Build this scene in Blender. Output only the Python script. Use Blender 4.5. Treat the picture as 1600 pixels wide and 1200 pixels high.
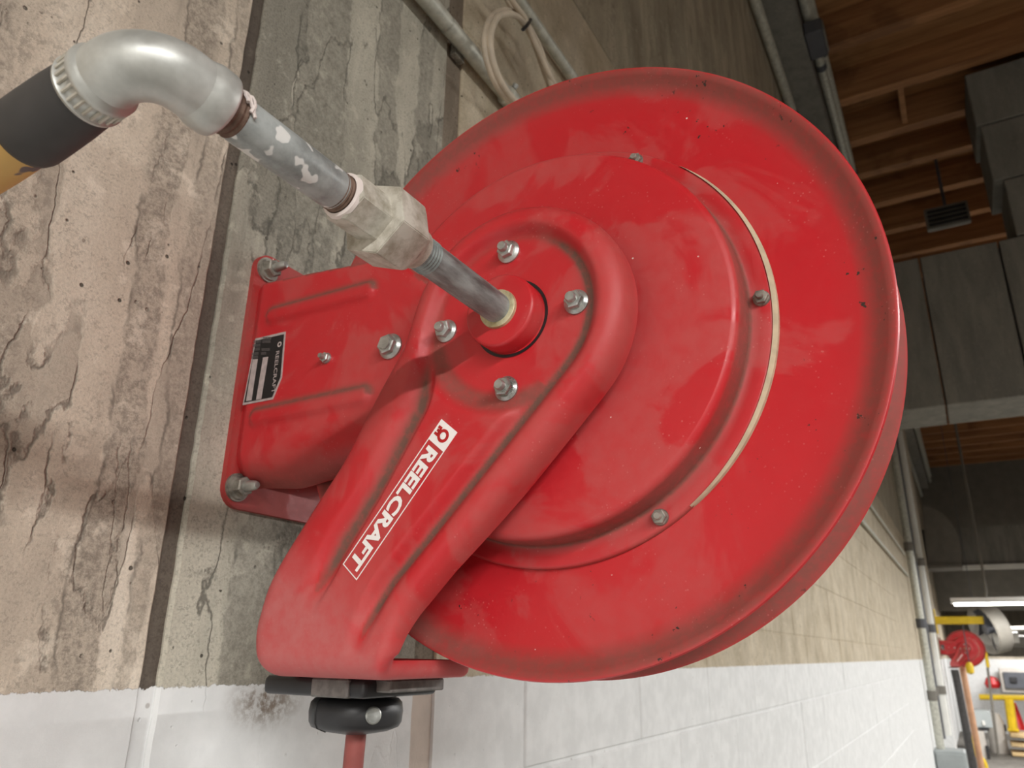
import bpy, bmesh, math, random
from mathutils import Vector, Matrix, Quaternion
random.seed(7)
for o in list(bpy.data.objects): bpy.data.objects.remove(o)
sc = bpy.context.scene
COL = sc.collection
H = 1.5                      # lens height above the floor; coordinates below are relative to the lens
# ------------------------------------------------------------------ camera
f_px = 1180.76
_ex = Vector((725, 427, f_px)).normalized()      # world X in camera axes (x right, y down, z forward)
_ez = Vector((50, -3350, f_px)).normalized()     # world Z
_ey = _ez.cross(_ex)                             # world Y (into the wall)
right = Vector((_ex.x, _ey.x, _ez.x)); down = Vector((_ex.y, _ey.y, _ez.y)); fwd = Vector((_ex.z, _ey.z, _ez.z))
cam = bpy.data.cameras.new('camera'); camo = bpy.data.objects.new('camera', cam); COL.objects.link(camo)
M3 = Matrix((right, -down, -fwd)).transposed()
camo.matrix_world = Matrix.Translation((0, 0, H)) @ M3.to_4x4()
cam.sensor_width = 36; cam.lens = 36 * f_px / 1600; cam.clip_start = 0.02; cam.clip_end = 100
cam.dof.use_dof = True; cam.dof.focus_distance = .47; cam.dof.aperture_fstop = cam.lens / 1.7
sc.camera = camo
def ray(u, v):
    c = Vector((u - 800, v - 600, f_px)); return right * c.x + down * c.y + fwd * c.z
def on_wall(u, v, y):
    r = ray(u, v); return r * (y / r.y)
def on_x(u, v, x):
    r = ray(u, v); return r * (x / r.x)
# ------------------------------------------------------------------ world, lamps, exposure
w = bpy.data.worlds.new('world'); sc.world = w; w.use_nodes = True
w.node_tree.nodes['Background'].inputs[0].default_value = (1, .98, .96, 1)
w.node_tree.nodes['Background'].inputs[1].default_value = 0.05
sc.view_settings.view_transform = 'Standard'; sc.view_settings.look = 'None'
sc.view_settings.gamma = 1; sc.view_settings.use_curve_mapping = False
sc.view_settings.exposure = 1.2
LAMP_W = 62
def lamp(loc, sx, sy, watts, col=(1, .985, .965)):
    l = bpy.data.lights.new('tube_light', 'AREA'); l.shape = 'RECTANGLE'; l.size = sx; l.size_y = sy
    l.energy = watts; l.color = col
    o = bpy.data.objects.new('tube_light', l); COL.objects.link(o); o.location = (loc[0], loc[1], loc[2] + H)
    return o
NEAR_ROW = [(-4.2, -2.35), (-1.75, -2.35), (3.6, -2.35), (6.6, -2.35), (9.8, -2.35), (12.8, -2.35)]
for (x, y) in NEAR_ROW:
    lamp((x, y, 1.245), 2.3, .16, LAMP_W * 1.5 if x < 2 else LAMP_W)
lamp((13.55, -.75, .70), .16, 1.7, 30)
lamp((18.5, -1.5, .9), .16, 2.2, 60)
# ------------------------------------------------------------------ node helpers
class NT:
    def __init__(s, name):
        s.m = bpy.data.materials.new(name); s.m.use_nodes = True; s.t = s.m.node_tree
        s.b = s.t.nodes['Principled BSDF']; s._pos = None
    def n(s, typ, ins=None, **kw):
        nd = s.t.nodes.new(typ)
        for k, v in kw.items(): setattr(nd, k, v)
        for k, v in (ins or {}).items(): s.set(nd.inputs[k], v)
        return nd
    def set(s, sock, v):
        if isinstance(v, bpy.types.NodeSocket): s.t.links.new(v, sock)
        elif isinstance(v, (tuple, list)) and len(v) == 3 and sock.type == 'RGBA': sock.default_value = (*v, 1)
        else: sock.default_value = v
    def pos(s):
        if not s._pos: s._pos = s.n('ShaderNodeNewGeometry').outputs['Position']
        return s._pos
    def opos(s): return s.n('ShaderNodeTexCoord').outputs['Object']
    def map(s, vec, scale, loc=(0, 0, 0)):
        return s.n('ShaderNodeMapping', {'Vector': vec, 'Scale': scale, 'Location': loc}).outputs[0]
    def noise(s, vec, scale=1., detail=4., rough=.55, dist=0.):
        return s.n('ShaderNodeTexNoise', {'Vector': vec, 'Scale': scale, 'Detail': detail, 'Roughness': rough, 'Distortion': dist}).outputs['Fac']
    def voro(s, vec, scale=1.):
        return s.n('ShaderNodeTexVoronoi', {'Vector': vec, 'Scale': scale}).outputs['Distance']
    def math(s, op, a, b=0., c=0.):
        nd = s.n('ShaderNodeMath', operation=op); s.set(nd.inputs[0], a); s.set(nd.inputs[1], b); s.set(nd.inputs[2], c); return nd.outputs[0]
    def step(s, v, a, b, lo=0., hi=1.):
        return s.n('ShaderNodeMapRange', {'Value': v, 'From Min': a, 'From Max': b, 'To Min': lo, 'To Max': hi}, interpolation_type='SMOOTHSTEP').outputs[0]
    def mix(s, fac, a, b, blend='MIX'):
        nd = s.n('ShaderNodeMix', data_type='RGBA', blend_type=blend)
        s.set(nd.inputs[0], fac); s.set(nd.inputs[6], a); s.set(nd.inputs[7], b); return nd.outputs[2]
    def ramp(s, fac, stops):
        nd = s.n('ShaderNodeValToRGB', {'Fac': fac}); e = nd.color_ramp.elements
        while len(e) < len(stops): e.new(.5)
        for i, (p, c) in enumerate(stops): e[i].position = p; e[i].color = (*c, 1)
        return nd.outputs[0]
    def bump(s, h, strength=.3, dist=.002, normal=None):
        ins = {'Height': h, 'Strength': strength, 'Distance': dist}
        if normal: ins['Normal'] = normal
        return s.n('ShaderNodeBump', ins).outputs[0]
    def out(s, color, rough=.5, metal=0., normal=None, **kw):
        s.set(s.b.inputs['Base Color'], color); s.set(s.b.inputs['Roughness'], rough); s.set(s.b.inputs['Metallic'], metal)
        if normal: s.set(s.b.inputs['Normal'], normal)
        for k, v in kw.items(): s.set(s.b.inputs[k.replace('_', ' ')], v)
        return s.m
def srgb(r, g, b):
    return tuple((c / 255 / 12.92) if c / 255 <= .04045 else ((c / 255 + .055) / 1.055) ** 2.4 for c in (r, g, b))
def plain(name, col, rough=.6, metal=0., var=.25, scale=40.):
    t = NT(name); n = t.noise(t.opos(), scale, 3.)
    c = t.mix(t.step(n, .3, .7), tuple(x * (1 - var) for x in col), tuple(min(1, x * (1 + var * .6)) for x in col))
    return t.out(c, rough, metal)
def concrete(name, lo, mid, hi, seed=0., paint=True, streak=1., edge_z=-.031, patch=.4, lines=1., bands=(), coat=None):
    t = NT(name); p = t.pos()
    sv = t.map(p, (7., 7., 7. + (1.5 - 7.) * streak), (seed, seed * .3, seed * .7))
    n1 = t.noise(sv, 1.3, 8., .62, .5)
    wob = t.noise(t.map(p, (20, 20, 14)), 1., 5., .6)
    sv2 = t.map(p, (5., 5., .95), (seed * 1.7 + 3, 0, seed))
    n2 = t.math('MULTIPLY_ADD', wob, .12, t.noise(sv2, 1.15, 3., .5, .4))
    n2 = t.math('SUBTRACT', n2, .06)
    col = t.ramp(n1, [(.30, lo), (.46, mid), (.62, hi)])
    # weathered patches with sharp, wavy edges
    grit = t.noise(p, 420., 3., .7)
    pm = t.step(n2, .535, .541)
    dk = t.mix(t.step(grit, .35, .62), tuple(c * .34 for c in mid), tuple(c * .8 for c in mid))
    col = t.mix(t.math('MULTIPLY', pm, patch), col, dk)
    # thin dark vein lines along contours
    brk = t.step(t.noise(p, 13., 3.), .42, .56)
    l1 = t.step(t.math('ABSOLUTE', t.math('SUBTRACT', n2, .538)), .0, .0065, 1., 0.)
    n3 = t.math('MULTIPLY_ADD', wob, .16, t.noise(t.map(p, (11, 11, 1.6), (seed + 9, 0, 2)), 1., 2.))
    l2 = t.step(t.math('ABSOLUTE', t.math('SUBTRACT', n3, .60)), .0, .007, 1., 0.)
    l2 = t.math('MULTIPLY', l2, t.step(t.noise(p, 6.), .5, .58))
    ln = t.math('MULTIPLY', t.math('MAXIMUM', t.math('MULTIPLY', l1, brk), l2), .8 * lines)
    col = t.mix(ln, col, tuple(c * .22 for c in mid))
    # speckle and pits
    blot = t.step(t.noise(p, 55., 6., .75), .56, .68)
    col = t.mix(t.math('MULTIPLY', blot, t.math('MULTIPLY', t.step(t.noise(p, 7.), .48, .6), .6)), col, tuple(c * .42 for c in mid))
    col = t.mix(t.step(grit, .3, .7, 0., .30), col, tuple(c * .45 for c in mid))
    v = t.voro(p, 75.); pit = t.math('MULTIPLY', t.step(v, .09, .15, 1., 0.), t.step(t.noise(p, 31., 1.), .56, .6))
    col = t.mix(t.math('MULTIPLY', pit, .85), col, (.02, .017, .013))
    # coarse rubbed mottling and crumbly dark bands running upright
    band = t.step(t.noise(t.map(p, (16, 16, 16 + (1.3 - 16) * streak), (seed * 2.1, 0, 5)), 1., 4., .6, .3), .50, .60)
    crumb = t.step(t.noise(p, 85., 7., .8), .47, .60)
    col = t.mix(t.math('MULTIPLY', t.math('MULTIPLY', band, crumb), .62 * min(1., patch * 1.6)), col, tuple(c * .36 for c in mid))
    if bands:
        px_ = t.n('ShaderNodeSeparateXYZ', {0: p}).outputs[0]
        wv = t.math('MULTIPLY_ADD', t.noise(t.map(p, (6, 6, 5)), 1., 6., .65), .075, -.0375)
        xx = t.math('ADD', px_, wv)
        for (b0, b1, k_) in bands:
            m1 = t.math('MULTIPLY', t.step(xx, b0, b0 + .003), t.step(xx, b1 - .003, b1, 1., 0.))
            edge_l = t.step(t.math('ABSOLUTE', t.math('SUBTRACT', xx, b0)), 0., .0028, 1., 0.)
            cr = t.step(t.noise(p, 190., 6., .8), .36, .62)
            dkb = t.mix(cr, tuple(c * .30 for c in mid), tuple(c * .78 for c in mid))
            col = t.mix(t.math('MULTIPLY', m1, k_), col, dkb)
            col = t.mix(t.math('MULTIPLY', t.math('MULTIPLY', edge_l, brk), .75), col, tuple(c * .22 for c in mid))
    fleck = t.step(t.noise(p, 210., 4., .75), .54, .64)
    col = t.mix(t.math('MULTIPLY', fleck, .34), col, tuple(c * .45 for c in mid))
    lite = t.step(t.noise(p, 36., 6., .7), .56, .66)
    col = t.mix(t.math('MULTIPLY', lite, .35), col, tuple(min(1, c * 1.12) for c in hi))
    hgt = t.math('MULTIPLY_ADD', ln, -.7, t.math('MULTIPLY_ADD', pm, -.35 * patch, t.math('MULTIPLY_ADD', grit, .35, t.math('MULTIPLY', pit, -1.))))
    rough = .85
    if paint:
        z = t.n('ShaderNodeSeparateXYZ', {0: p}).outputs[2]; x = t.n('ShaderNodeSeparateXYZ', {0: p}).outputs[0]
        edge = t.math('MULTIPLY_ADD', t.noise(p, 150., 3., .7), .008, H + edge_z - .004)
        pmask = t.step(t.math('SUBTRACT', z, edge), -.0005, .0005, 1., 0.)
        wn = t.noise(p, 25., 5., .6)
        white = t.mix(t.step(wn, .35, .7), (.72, .73, .725), (.81, .82, .815))
        # rusty brown stain under the guide arm
        dx = t.math('MULTIPLY', t.math('SUBTRACT', x, .515), 1 / .05); dz = t.math('MULTIPLY', t.math('SUBTRACT', z, H - .045), 1 / .026)
        rr = t.math('SQRT', t.math('ADD', t.math('MULTIPLY', dx, dx), t.math('MULTIPLY', dz, dz)))
        st = t.math('MULTIPLY', t.step(rr, .15, 1.1, 1., 0.), t.step(t.noise(p, 130., 4., .7), .38, .62, .25, 1.))
        white = t.mix(t.math('MULTIPLY', st, .85), white, srgb(105, 80, 50))
        chips = t.math('MULTIPLY', t.step(t.voro(p, 38.), .05, .10, 1., 0.), t.step(t.noise(p, 17., 1.), .55, .6))
        white = t.mix(t.math('MULTIPLY', chips, .6), white, (.33, .3, .27))
        if coat: white = t.mix(t.step(wn, .3, .7), tuple(c * .85 for c in coat), coat)
        col = t.mix(pmask, col, white)
        hgt = t.math('MULTIPLY_ADD', pmask, .8, t.math('MULTIPLY', hgt, t.math('MULTIPLY_ADD', pmask, -.6, 1.)))
        rough = t.math('MULTIPLY_ADD', pmask, -.3, .88)
    return t.out(col, rough, 0., t.bump(hgt, .7, .0025), Specular_IOR_Level=.3)
M = {}
M['slab_left'] = concrete('concrete_left', srgb(166, 154, 140), srgb(210, 196, 178), srgb(236, 225, 208), 1.3, patch=.55, bands=((.318, .352, .75), (.366, .384, .55), (.16, .20, .5)))
M['slab_mid'] = concrete('concrete_middle', srgb(132, 128, 116), srgb(170, 165, 151), srgb(202, 196, 180), 4.1, patch=.75, bands=((.455, .535, .6), (.585, .625, .6), (.668, .70, .5)))
M['slab_up'] = concrete('concrete_upper', srgb(146, 138, 121), srgb(174, 165, 146), srgb(194, 185, 165), 7.7, patch=.35, lines=.4)
M['block'] = concrete('concrete_block', srgb(178, 164, 140), srgb(200, 187, 163), srgb(216, 204, 182), 2.9, patch=.2, lines=.25, streak=.15)
M['mortar'] = concrete('mortar', srgb(78, 70, 62), srgb(100, 91, 82), srgb(118, 108, 97), 6.2, patch=.2, lines=.2)
M['filler'] = concrete('joint_filler', srgb(96, 86, 74), srgb(122, 110, 96), srgb(150, 138, 122), 9.2, coat=srgb(206, 192, 180), patch=.6, lines=.3)
M['grey_block'] = concrete('grey_block', srgb(116, 114, 108), srgb(130, 128, 121), srgb(142, 139, 131), 8.8, paint=False, patch=.15, lines=.1)
M['floor'] = concrete('floor_concrete', srgb(96, 92, 86), srgb(112, 108, 102), srgb(124, 120, 113), 3.3, paint=False, patch=.2)
M['room_wall'] = concrete('room_wall', srgb(170, 160, 142), srgb(190, 180, 162), srgb(204, 194, 176), 5.1, patch=.15, lines=.2)
def wood(name, a, b, axis):
    t = NT(name); sc3 = {'y': (22, 1.2, 22), 'x': (1.2, 22, 22)}[axis]
    n = t.noise(t.map(t.pos(), sc3), 1., 5., .6, .6)
    c = t.ramp(n, [(.3, a), (.65, b)])
    c = t.mix(t.math('MULTIPLY', t.step(t.noise(t.pos(), 2.3), .55, .68), .5), c, tuple(x * .5 for x in a))
    return t.out(c, .75, 0., t.bump(n, .2, .004))
M['joist'] = wood('joist_wood', srgb(128, 86, 54), srgb(172, 122, 78), 'y')
M['deck'] = wood('deck_wood', srgb(136, 94, 58), srgb(182, 134, 86), 'y')
M['pallet'] = wood('pallet_wood', srgb(190, 160, 110), srgb(222, 196, 150), 'y')
# red enamel with dust film, settled dust and some painted-in shade (per vertex), flecks
def red_mat(name, film=.5, chips=0.):
    t = NT(name); p = t.pos()
    base = (.56, .011, .020)
    n = t.noise(p, 9., 5., .6, .8)
    f1 = t.step(n, .47, .55)
    n2 = t.noise(p, 90., 4., .65)
    filmm = t.math('MULTIPLY', t.math('MULTIPLY_ADD', f1, .75, .25), t.step(n2, .2, .75, .6, 1.))
    c = t.mix(t.math('MULTIPLY', filmm, .30 * film), base, srgb(176, 120, 112))
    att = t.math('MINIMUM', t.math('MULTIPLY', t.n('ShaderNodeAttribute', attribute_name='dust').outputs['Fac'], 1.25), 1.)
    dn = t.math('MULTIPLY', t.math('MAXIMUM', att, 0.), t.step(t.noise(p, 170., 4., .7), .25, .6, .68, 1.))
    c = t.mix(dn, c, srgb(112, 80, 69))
    neg = t.math('MULTIPLY', t.math('MAXIMUM', t.math('MULTIPLY', att, -1.), 0.), t.step(n2, .25, .7, .55, 1.))
    c = t.mix(neg, c, srgb(196, 128, 126)); dn = t.math('MAXIMUM', dn, neg)
    if chips:
        ch = t.math('MULTIPLY', t.step(t.noise(p, 160., 3., .6), .66, .70), t.step(t.noise(p, 22., 2.), .55, .62))
        c = t.mix(ch, c, (.05, .03, .025))
    fl = t.math('MULTIPLY', t.step(t.voro(p, 62.), .035, .05, 1., 0.), t.step(t.noise(p, 41., 1.), .56, .6))
    c = t.mix(fl, c, (.85, .72, .66))
    sp = t.math('MULTIPLY', t.step(t.voro(p, 260.), .10, .2, 1., 0.), t.step(t.noise(p, 30., 3.), .50, .66))
    c = t.mix(t.math('MULTIPLY', sp, .35), c, srgb(205, 130, 125))
    r = t.math('ADD', t.math('MULTIPLY_ADD', filmm, .30 * film, .26), t.math('MULTIPLY', dn, .45))
    b = t.bump(t.noise(p, 700., 2.), .04, .0006)
    return t.out(c, r, 0., b, Specular_IOR_Level=.45)
M['red'] = red_mat('red_enamel', 1.0)
M['red_clean'] = red_mat('red_enamel_flange', .75, 1.)
def steel(name, a, b, rough=.45, metal=.8, scale=70., spots=None, str_=(1, 1, 1)):
    t = NT(name); p = t.map(t.opos(), str_); n = t.noise(p, scale, 5., .65)
    c = t.ramp(n, [(.35, a), (.6, b)])
    if spots:
        s_ = t.step(t.noise(p, 75., 2., .5), .585, .61); c = t.mix(s_, c, spots)
    return t.out(c, t.step(n, .3, .7, rough - .1, rough + .15), metal, t.bump(t.noise(p, scale * 6, 3.), .15, .0008))
M['galv'] = steel('galvanised_pipe', srgb(134, 138, 136), srgb(174, 179, 177), .45, .15, 55., srgb(226, 226, 222))
M['pipe_dark'] = steel('worn_pipe', srgb(86, 90, 88), srgb(164, 172, 170), .5, .1, 60., str_=(.25, 1, 1))
M['elbow'] = steel('cast_elbow', srgb(176, 177, 172), srgb(208, 209, 204), .42, .45, 26.)
M['union'] = steel('crusted_union', srgb(158, 150, 134), srgb(204, 199, 187), .75, .05, 90.)
M['zinc'] = steel('zinc_bolt', srgb(158, 160, 156), srgb(196, 198, 194), .36, .75, 60.)
M['bolt_dark'] = steel('dull_anchor', srgb(112, 108, 100), srgb(170, 166, 156), .5, .6, 90.)
M['thread'] = steel('rusty_thread', srgb(84, 62, 50), srgb(128, 104, 90), .6, .4, 150.)
M['cream_metal'] = steel('seal_ring', srgb(170, 158, 120), srgb(214, 204, 170), .4, .4, 80.)
M['tape'] = plain('thread_tape', srgb(226, 214, 208), .7, 0, .1)
M['gasket'] = plain('gasket_cream', srgb(196, 178, 150), .8, 0, .2, 60)
M['rubber'] = plain('black_rubber', srgb(66, 64, 63), .62, 0, .25, 25)
M['black'] = plain('black_plastic', srgb(42, 42, 44), .42, 0, .3, 30)
M['grey_plastic'] = plain('scuffed_grey', srgb(112, 108, 104), .6, 0, .3, 120)
M['hose_red'] = plain('red_brown_hose', srgb(150, 78, 72), .65, 0, .2, 30)
M['white'] = plain('white_print', srgb(250, 244, 241), .5, 0, .03)
M['label_black'] = plain('label_black', srgb(34, 33, 34), .4, 0, .2)
M['label_silver'] = plain('label_silver', srgb(186, 172, 170), .4, 0, .15, 200)
M['label_grey'] = plain('label_grey', srgb(104, 98, 97), .5, 0, .3, 900)
M['conduit'] = steel('grey_conduit', srgb(168, 168, 158), srgb(204, 204, 192), .45, .3, 40)
M['cable'] = plain('cream_cable', srgb(205, 192, 172), .55, 0, .12)
M['yellow'] = plain('yellow_paint', srgb(225, 190, 30), .5, 0, .12, 10)
M['brown_hose'] = plain('tan_hose', srgb(196, 150, 116), .6, 0, .12, 10)
M['grey_paint'] = plain('grey_paint', srgb(160, 166, 166), .5, 0, .08, 6)
M['dark_grey'] = plain('dark_grey', srgb(78, 80, 86), .5, 0, .15, 6)
M['dim_grey'] = plain('duct_grey', srgb(120, 116, 108), .6, 0, .1, 6)
M['white_paint'] = plain('white_paint', srgb(226, 226, 220), .5, 0, .05, 6)
M['red_plain'] = plain('red_plain', srgb(190, 30, 32), .45, 0, .15, 10)
M['machine'] = plain('machine_grey', srgb(186, 180, 172), .6, 0, .1, 5)
t = NT('lit_tube'); t.set(t.b.inputs['Emission Color'], (1, .98, .93, 1)); t.set(t.b.inputs['Emission Strength'], 5.0); M['tube'] = t.out((.9, .9, .88), .4)
def yellow_hose_mat():
    t = NT('yellow_hose'); p = t.opos()
    c = t.mix(t.step(t.noise(p, 55., 2.), .60, .62), t.mix(t.noise(p, 20.), srgb(196, 150, 70), srgb(224, 186, 116)), srgb(110, 98, 96))
    return t.out(c, .55)
M['yellow_hose'] = yellow_hose_mat()
# ------------------------------------------------------------------ object helpers
ORG = {}
def tag(o, label=None, cat=None, group=None, kind=None):
    if label: o['label'] = label
    if cat: o['category'] = cat
    if group: o['group'] = group
    if kind: o['kind'] = kind
    return o
def thing(name, loc, label, cat, group=None):
    o = bpy.data.objects.new(name, None); COL.objects.link(o); o.empty_display_size = .05
    o.location = (loc[0], loc[1], loc[2] + H); ORG[o] = Vector((loc[0], loc[1], loc[2])); return tag(o, label, cat, group)
def obj(name, bm, mat, parent=None, smooth=True, sharp=35, attr=None):
    me = bpy.data.meshes.new(name)
    if parent is not None: org = ORG[parent]
    else:
        bm.verts.ensure_lookup_table(); n = len(bm.verts)
        c = sum((v.co for v in bm.verts), Vector()) / n; org = Vector((c.x, c.y, min(v.co.z for v in bm.verts)))
    bmesh.ops.translate(bm, verts=bm.verts, vec=-org)
    bm.to_mesh(me); bm.free()
    if smooth:
        me.polygons.foreach_set('use_smooth', [True] * len(me.polygons)); me.set_sharp_from_angle(angle=math.radians(sharp))
    if attr:
        a = me.attributes.new('dust', 'FLOAT', 'POINT'); a.data.foreach_set('value', attr)
    me.materials.append(M[mat] if isinstance(mat, str) else mat)
    o = bpy.data.objects.new(name, me); COL.objects.link(o); ORG[o] = org
    if parent is not None: o.parent = parent
    else: o.location = (org.x, org.y, org.z + H)
    return o
def struct(name, bm, mat, **kw):
    o = obj(name, bm, mat, **kw); o['kind'] = 'structure'; return o
def box(bm, x0, x1, y0, y1, z0, z1, bev=0., seg=1):
    r = bmesh.ops.create_cube(bm, size=1); vs = r['verts']
    bmesh.ops.scale(bm, vec=(abs(x1 - x0), abs(y1 - y0), abs(z1 - z0)), verts=vs)
    bmesh.ops.translate(bm, vec=((x0 + x1) / 2, (y0 + y1) / 2, (z0 + z1) / 2), verts=vs)
    if bev:
        es = list({e for v in vs for e in v.link_edges}); bmesh.ops.bevel(bm, geom=es, offset=bev, segments=seg, affect='EDGES', profile=.5)
def B(*a, **k):
    bm = bmesh.new(); box(bm, *a, **k); return bm
def frame_of(ax):
    ax = Vector(ax).normalized(); u = ax.cross(Vector((0, 0, 1)))
    if u.length < 1e-3: u = ax.cross(Vector((0, 1, 0)))
    u.normalize(); return ax, u, ax.cross(u).normalized()
def lathe(bm, prof, org, ax, seg=48, a0=0., a1=2 * math.pi, close=True, attr=None, dust_shades=None, rot=0.):
    """prof: [(r, along)] revolved about ax through org"""
    ax, u, v = frame_of(ax); org = Vector(org); rings = []
    full = abs(a1 - a0 - 2 * math.pi) < 1e-6; n = seg if full else seg + 1
    for i, (r, h) in enumerate(prof):
        if r < 1e-6:
            vv = bm.verts.new(org + ax * h); rings.append([vv] * n)
            if attr is not None: attr.append(dust_shades[i] if dust_shades else 0)
            continue
        ring = []
        for k in range(n):
            a = rot + a0 + (a1 - a0) * k / seg
            ring.append(bm.verts.new(org + ax * h + (u * math.cos(a) + v * math.sin(a)) * r))
            if attr is not None: attr.append(dust_shades[i] if dust_shades else 0)
        rings.append(ring)
    for i in range(len(rings) - 1):
        for k in range(seg):
            k2 = (k + 1) % n
            q = [rings[i][k], rings[i][k2], rings[i + 1][k2], rings[i + 1][k]]
            u_ = []
            for x in q:
                if x not in u_: u_.append(x)
            if len(u_) >= 3:
                try: bm.faces.new(u_)
                except ValueError: pass
    return bm
def L(prof, org, ax, **k):
    bm = bmesh.new(); lathe(bm, prof, org, ax, **k); bmesh.ops.recalc_face_normals(bm, faces=bm.faces); return bm
def cat_rom(pts, n=8):
    P = [Vector(p) for p in pts]; P = [2 * P[0] - P[1]] + P + [2 * P[-1] - P[-2]]; out = []
    for i in range(1, len(P) - 2):
        for k in range(n):
            t = k / n; a, b, c, d = P[i - 1:i + 3]
            out.append(.5 * ((2 * b) + (c - a) * t + (2 * a - 5 * b + 4 * c - d) * t * t + (3 * b - a - 3 * c + d) * t ** 3))
    out.append(P[-2]); return out
def tube(bm, pts, r, seg=12, caps=True):
    P = [Vector(p) for p in pts]; n = len(P); rings = []; prev = None
    for i in range(n):
        d = (P[min(i + 1, n - 1)] - P[max(i - 1, 0)]).normalized()
        if prev is None: _, u, _ = frame_of(d)
        else: u = (prev - d * prev.dot(d)).normalized()
        prev = u; v = d.cross(u); rr = r[i] if isinstance(r, (list, tuple)) else r
        rings.append([bm.verts.new(P[i] + (u * math.cos(2 * math.pi * k / seg) + v * math.sin(2 * math.pi * k / seg)) * rr) for k in range(seg)])
    for i in range(n - 1):
        for k in range(seg):
            bm.faces.new([rings[i][k], rings[i][(k + 1) % seg], rings[i + 1][(k + 1) % seg], rings[i + 1][k]])
    if caps: bm.faces.new(rings[0][::-1]); bm.faces.new(rings[-1])
    bmesh.ops.recalc_face_normals(bm, faces=bm.faces)
def T(pts, r, seg=12, smooth_n=0):
    bm = bmesh.new(); tube(bm, cat_rom(pts, smooth_n) if smooth_n else pts, r, seg); return bm
def hexprism(bm, org, ax, r, h0, h1, ch=.15, rot=0., n=6):
    """chamfered hex: inscribed chamfer circle at the far end h1"""
    ax_, u, v = frame_of(ax); org = Vector(org)
    def ring(rad, h): return [bm.verts.new(org + ax_ * h + (u * math.cos(rot + 2 * math.pi * k / n) + v * math.sin(rot + 2 * math.pi * k / n)) * rad) for k in range(n)]
    dh = (h1 - h0) * ch
    rs = [ring(r, h0), ring(r, h1 - dh), ring(r * .87, h1)]
    for a, b in zip(rs, rs[1:]):
        for k in range(n): bm.faces.new([a[k], a[(k + 1) % n], b[(k + 1) % n], b[k]])
    bm.faces.new(rs[0][::-1]); bm.faces.new(rs[-1])
# ------------------------------------------------------------------ 2-D signed distance + stamped sheet
def sstep(a, b, x):
    t = (x - a) / (b - a); t = 0. if t < 0 else 1. if t > 1 else t
    return t * t * (3 - 2 * t)
def smooth_poly(pts, n=260, it=6):
    P = [Vector(p) for p in pts]; Ls = [(P[(i + 1) % len(P)] - P[i]).length for i in range(len(P))]; tot = sum(Ls); out = []
    i = 0; acc = 0
    for k in range(n):
        s = tot * k / n
        while acc + Ls[i] < s: acc += Ls[i]; i += 1
        out.append(P[i].lerp(P[(i + 1) % len(P)], (s - acc) / Ls[i]))
    for _ in range(it): out = [(out[k - 1] + out[k] * 2 + out[(k + 1) % n]) / 4 for k in range(n)]
    return out
def sdf(poly, p):
    """>0 inside; also nearest point"""
    best = 1e9; npt = None; inside = False; n = len(poly); px, py = p
    for i in range(n):
        ax, ay = poly[i]; bx, by = poly[(i + 1) % n]
        dx, dy = bx - ax, by - ay; t = ((px - ax) * dx + (py - ay) * dy) / (dx * dx + dy * dy)
        t = 0 if t < 0 else 1 if t > 1 else t
        qx, qy = ax + dx * t, ay + dy * t; d = (px - qx) ** 2 + (py - qy) ** 2
        if d < best: best = d; npt = (qx, qy)
        if (ay > py) != (by > py) and px < ax + (py - ay) / (by - ay) * (bx - ax): inside = not inside
    d = math.sqrt(best); return (d if inside else -d), npt
def stamped(poly, cell, fx, depth, post=None, keep=None):
    """grid sheet inside a (y,z) outline; fx(y,z,d) -> (x, dust); walls fall back to x = depth(y,z)"""
    ys = [p[0] for p in poly]; zs = [p[1] for p in poly]
    y0, y1, z0, z1 = min(ys) - cell, max(ys) + cell, min(zs) - cell, max(zs) + cell
    ny = int((y1 - y0) / cell) + 2; nz = int((z1 - z0) / cell) + 2
    D = {}
    for i in range(ny):
        for j in range(nz):
            y, z = y0 + i * cell, z0 + j * cell; d, q = sdf(poly, (y, z))
            if d < 0:
                if d > -cell * .75: D[i, j] = (q[0], q[1], 0.)
            elif d < cell * .25: D[i, j] = (q[0], q[1], 0.)
            else: D[i, j] = (y, z, d)
    bm = bmesh.new(); V = {}; flat = []; dust = []
    def vert(k):
        if k not in V:
            y, z, d = D[k]; x, du = fx(y, z, d); v = bm.verts.new((x, y, z)); V[k] = v; dust.append(du)
        return V[k]
    for i in range(ny - 1):
        for j in range(nz - 1):
            ks = [(i, j), (i + 1, j), (i + 1, j + 1), (i, j + 1)]; ins = [k for k in ks if k in D]
            if len(ins) < 3 or all(D[k][2] == 0. for k in ins): continue
            if keep and not all(keep(D[k][0], D[k][1]) for k in ins): continue
            bm.faces.new([vert(k) for k in ins])
    be = [e for e in bm.edges if e.is_boundary]
    r = bmesh.ops.extrude_edge_only(bm, edges=be)
    nv = [g for g in r['geom'] if isinstance(g, bmesh.types.BMVert)]
    for v in nv: v.co.x = max(v.co.x + .001, depth(v.co.y, v.co.z)); dust.append(0.)
    if post:
        for v in bm.verts: v.co = Vector(post(*v.co))
    bmesh.ops.recalc_face_normals(bm, faces=bm.faces)
    return bm, dust
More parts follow.
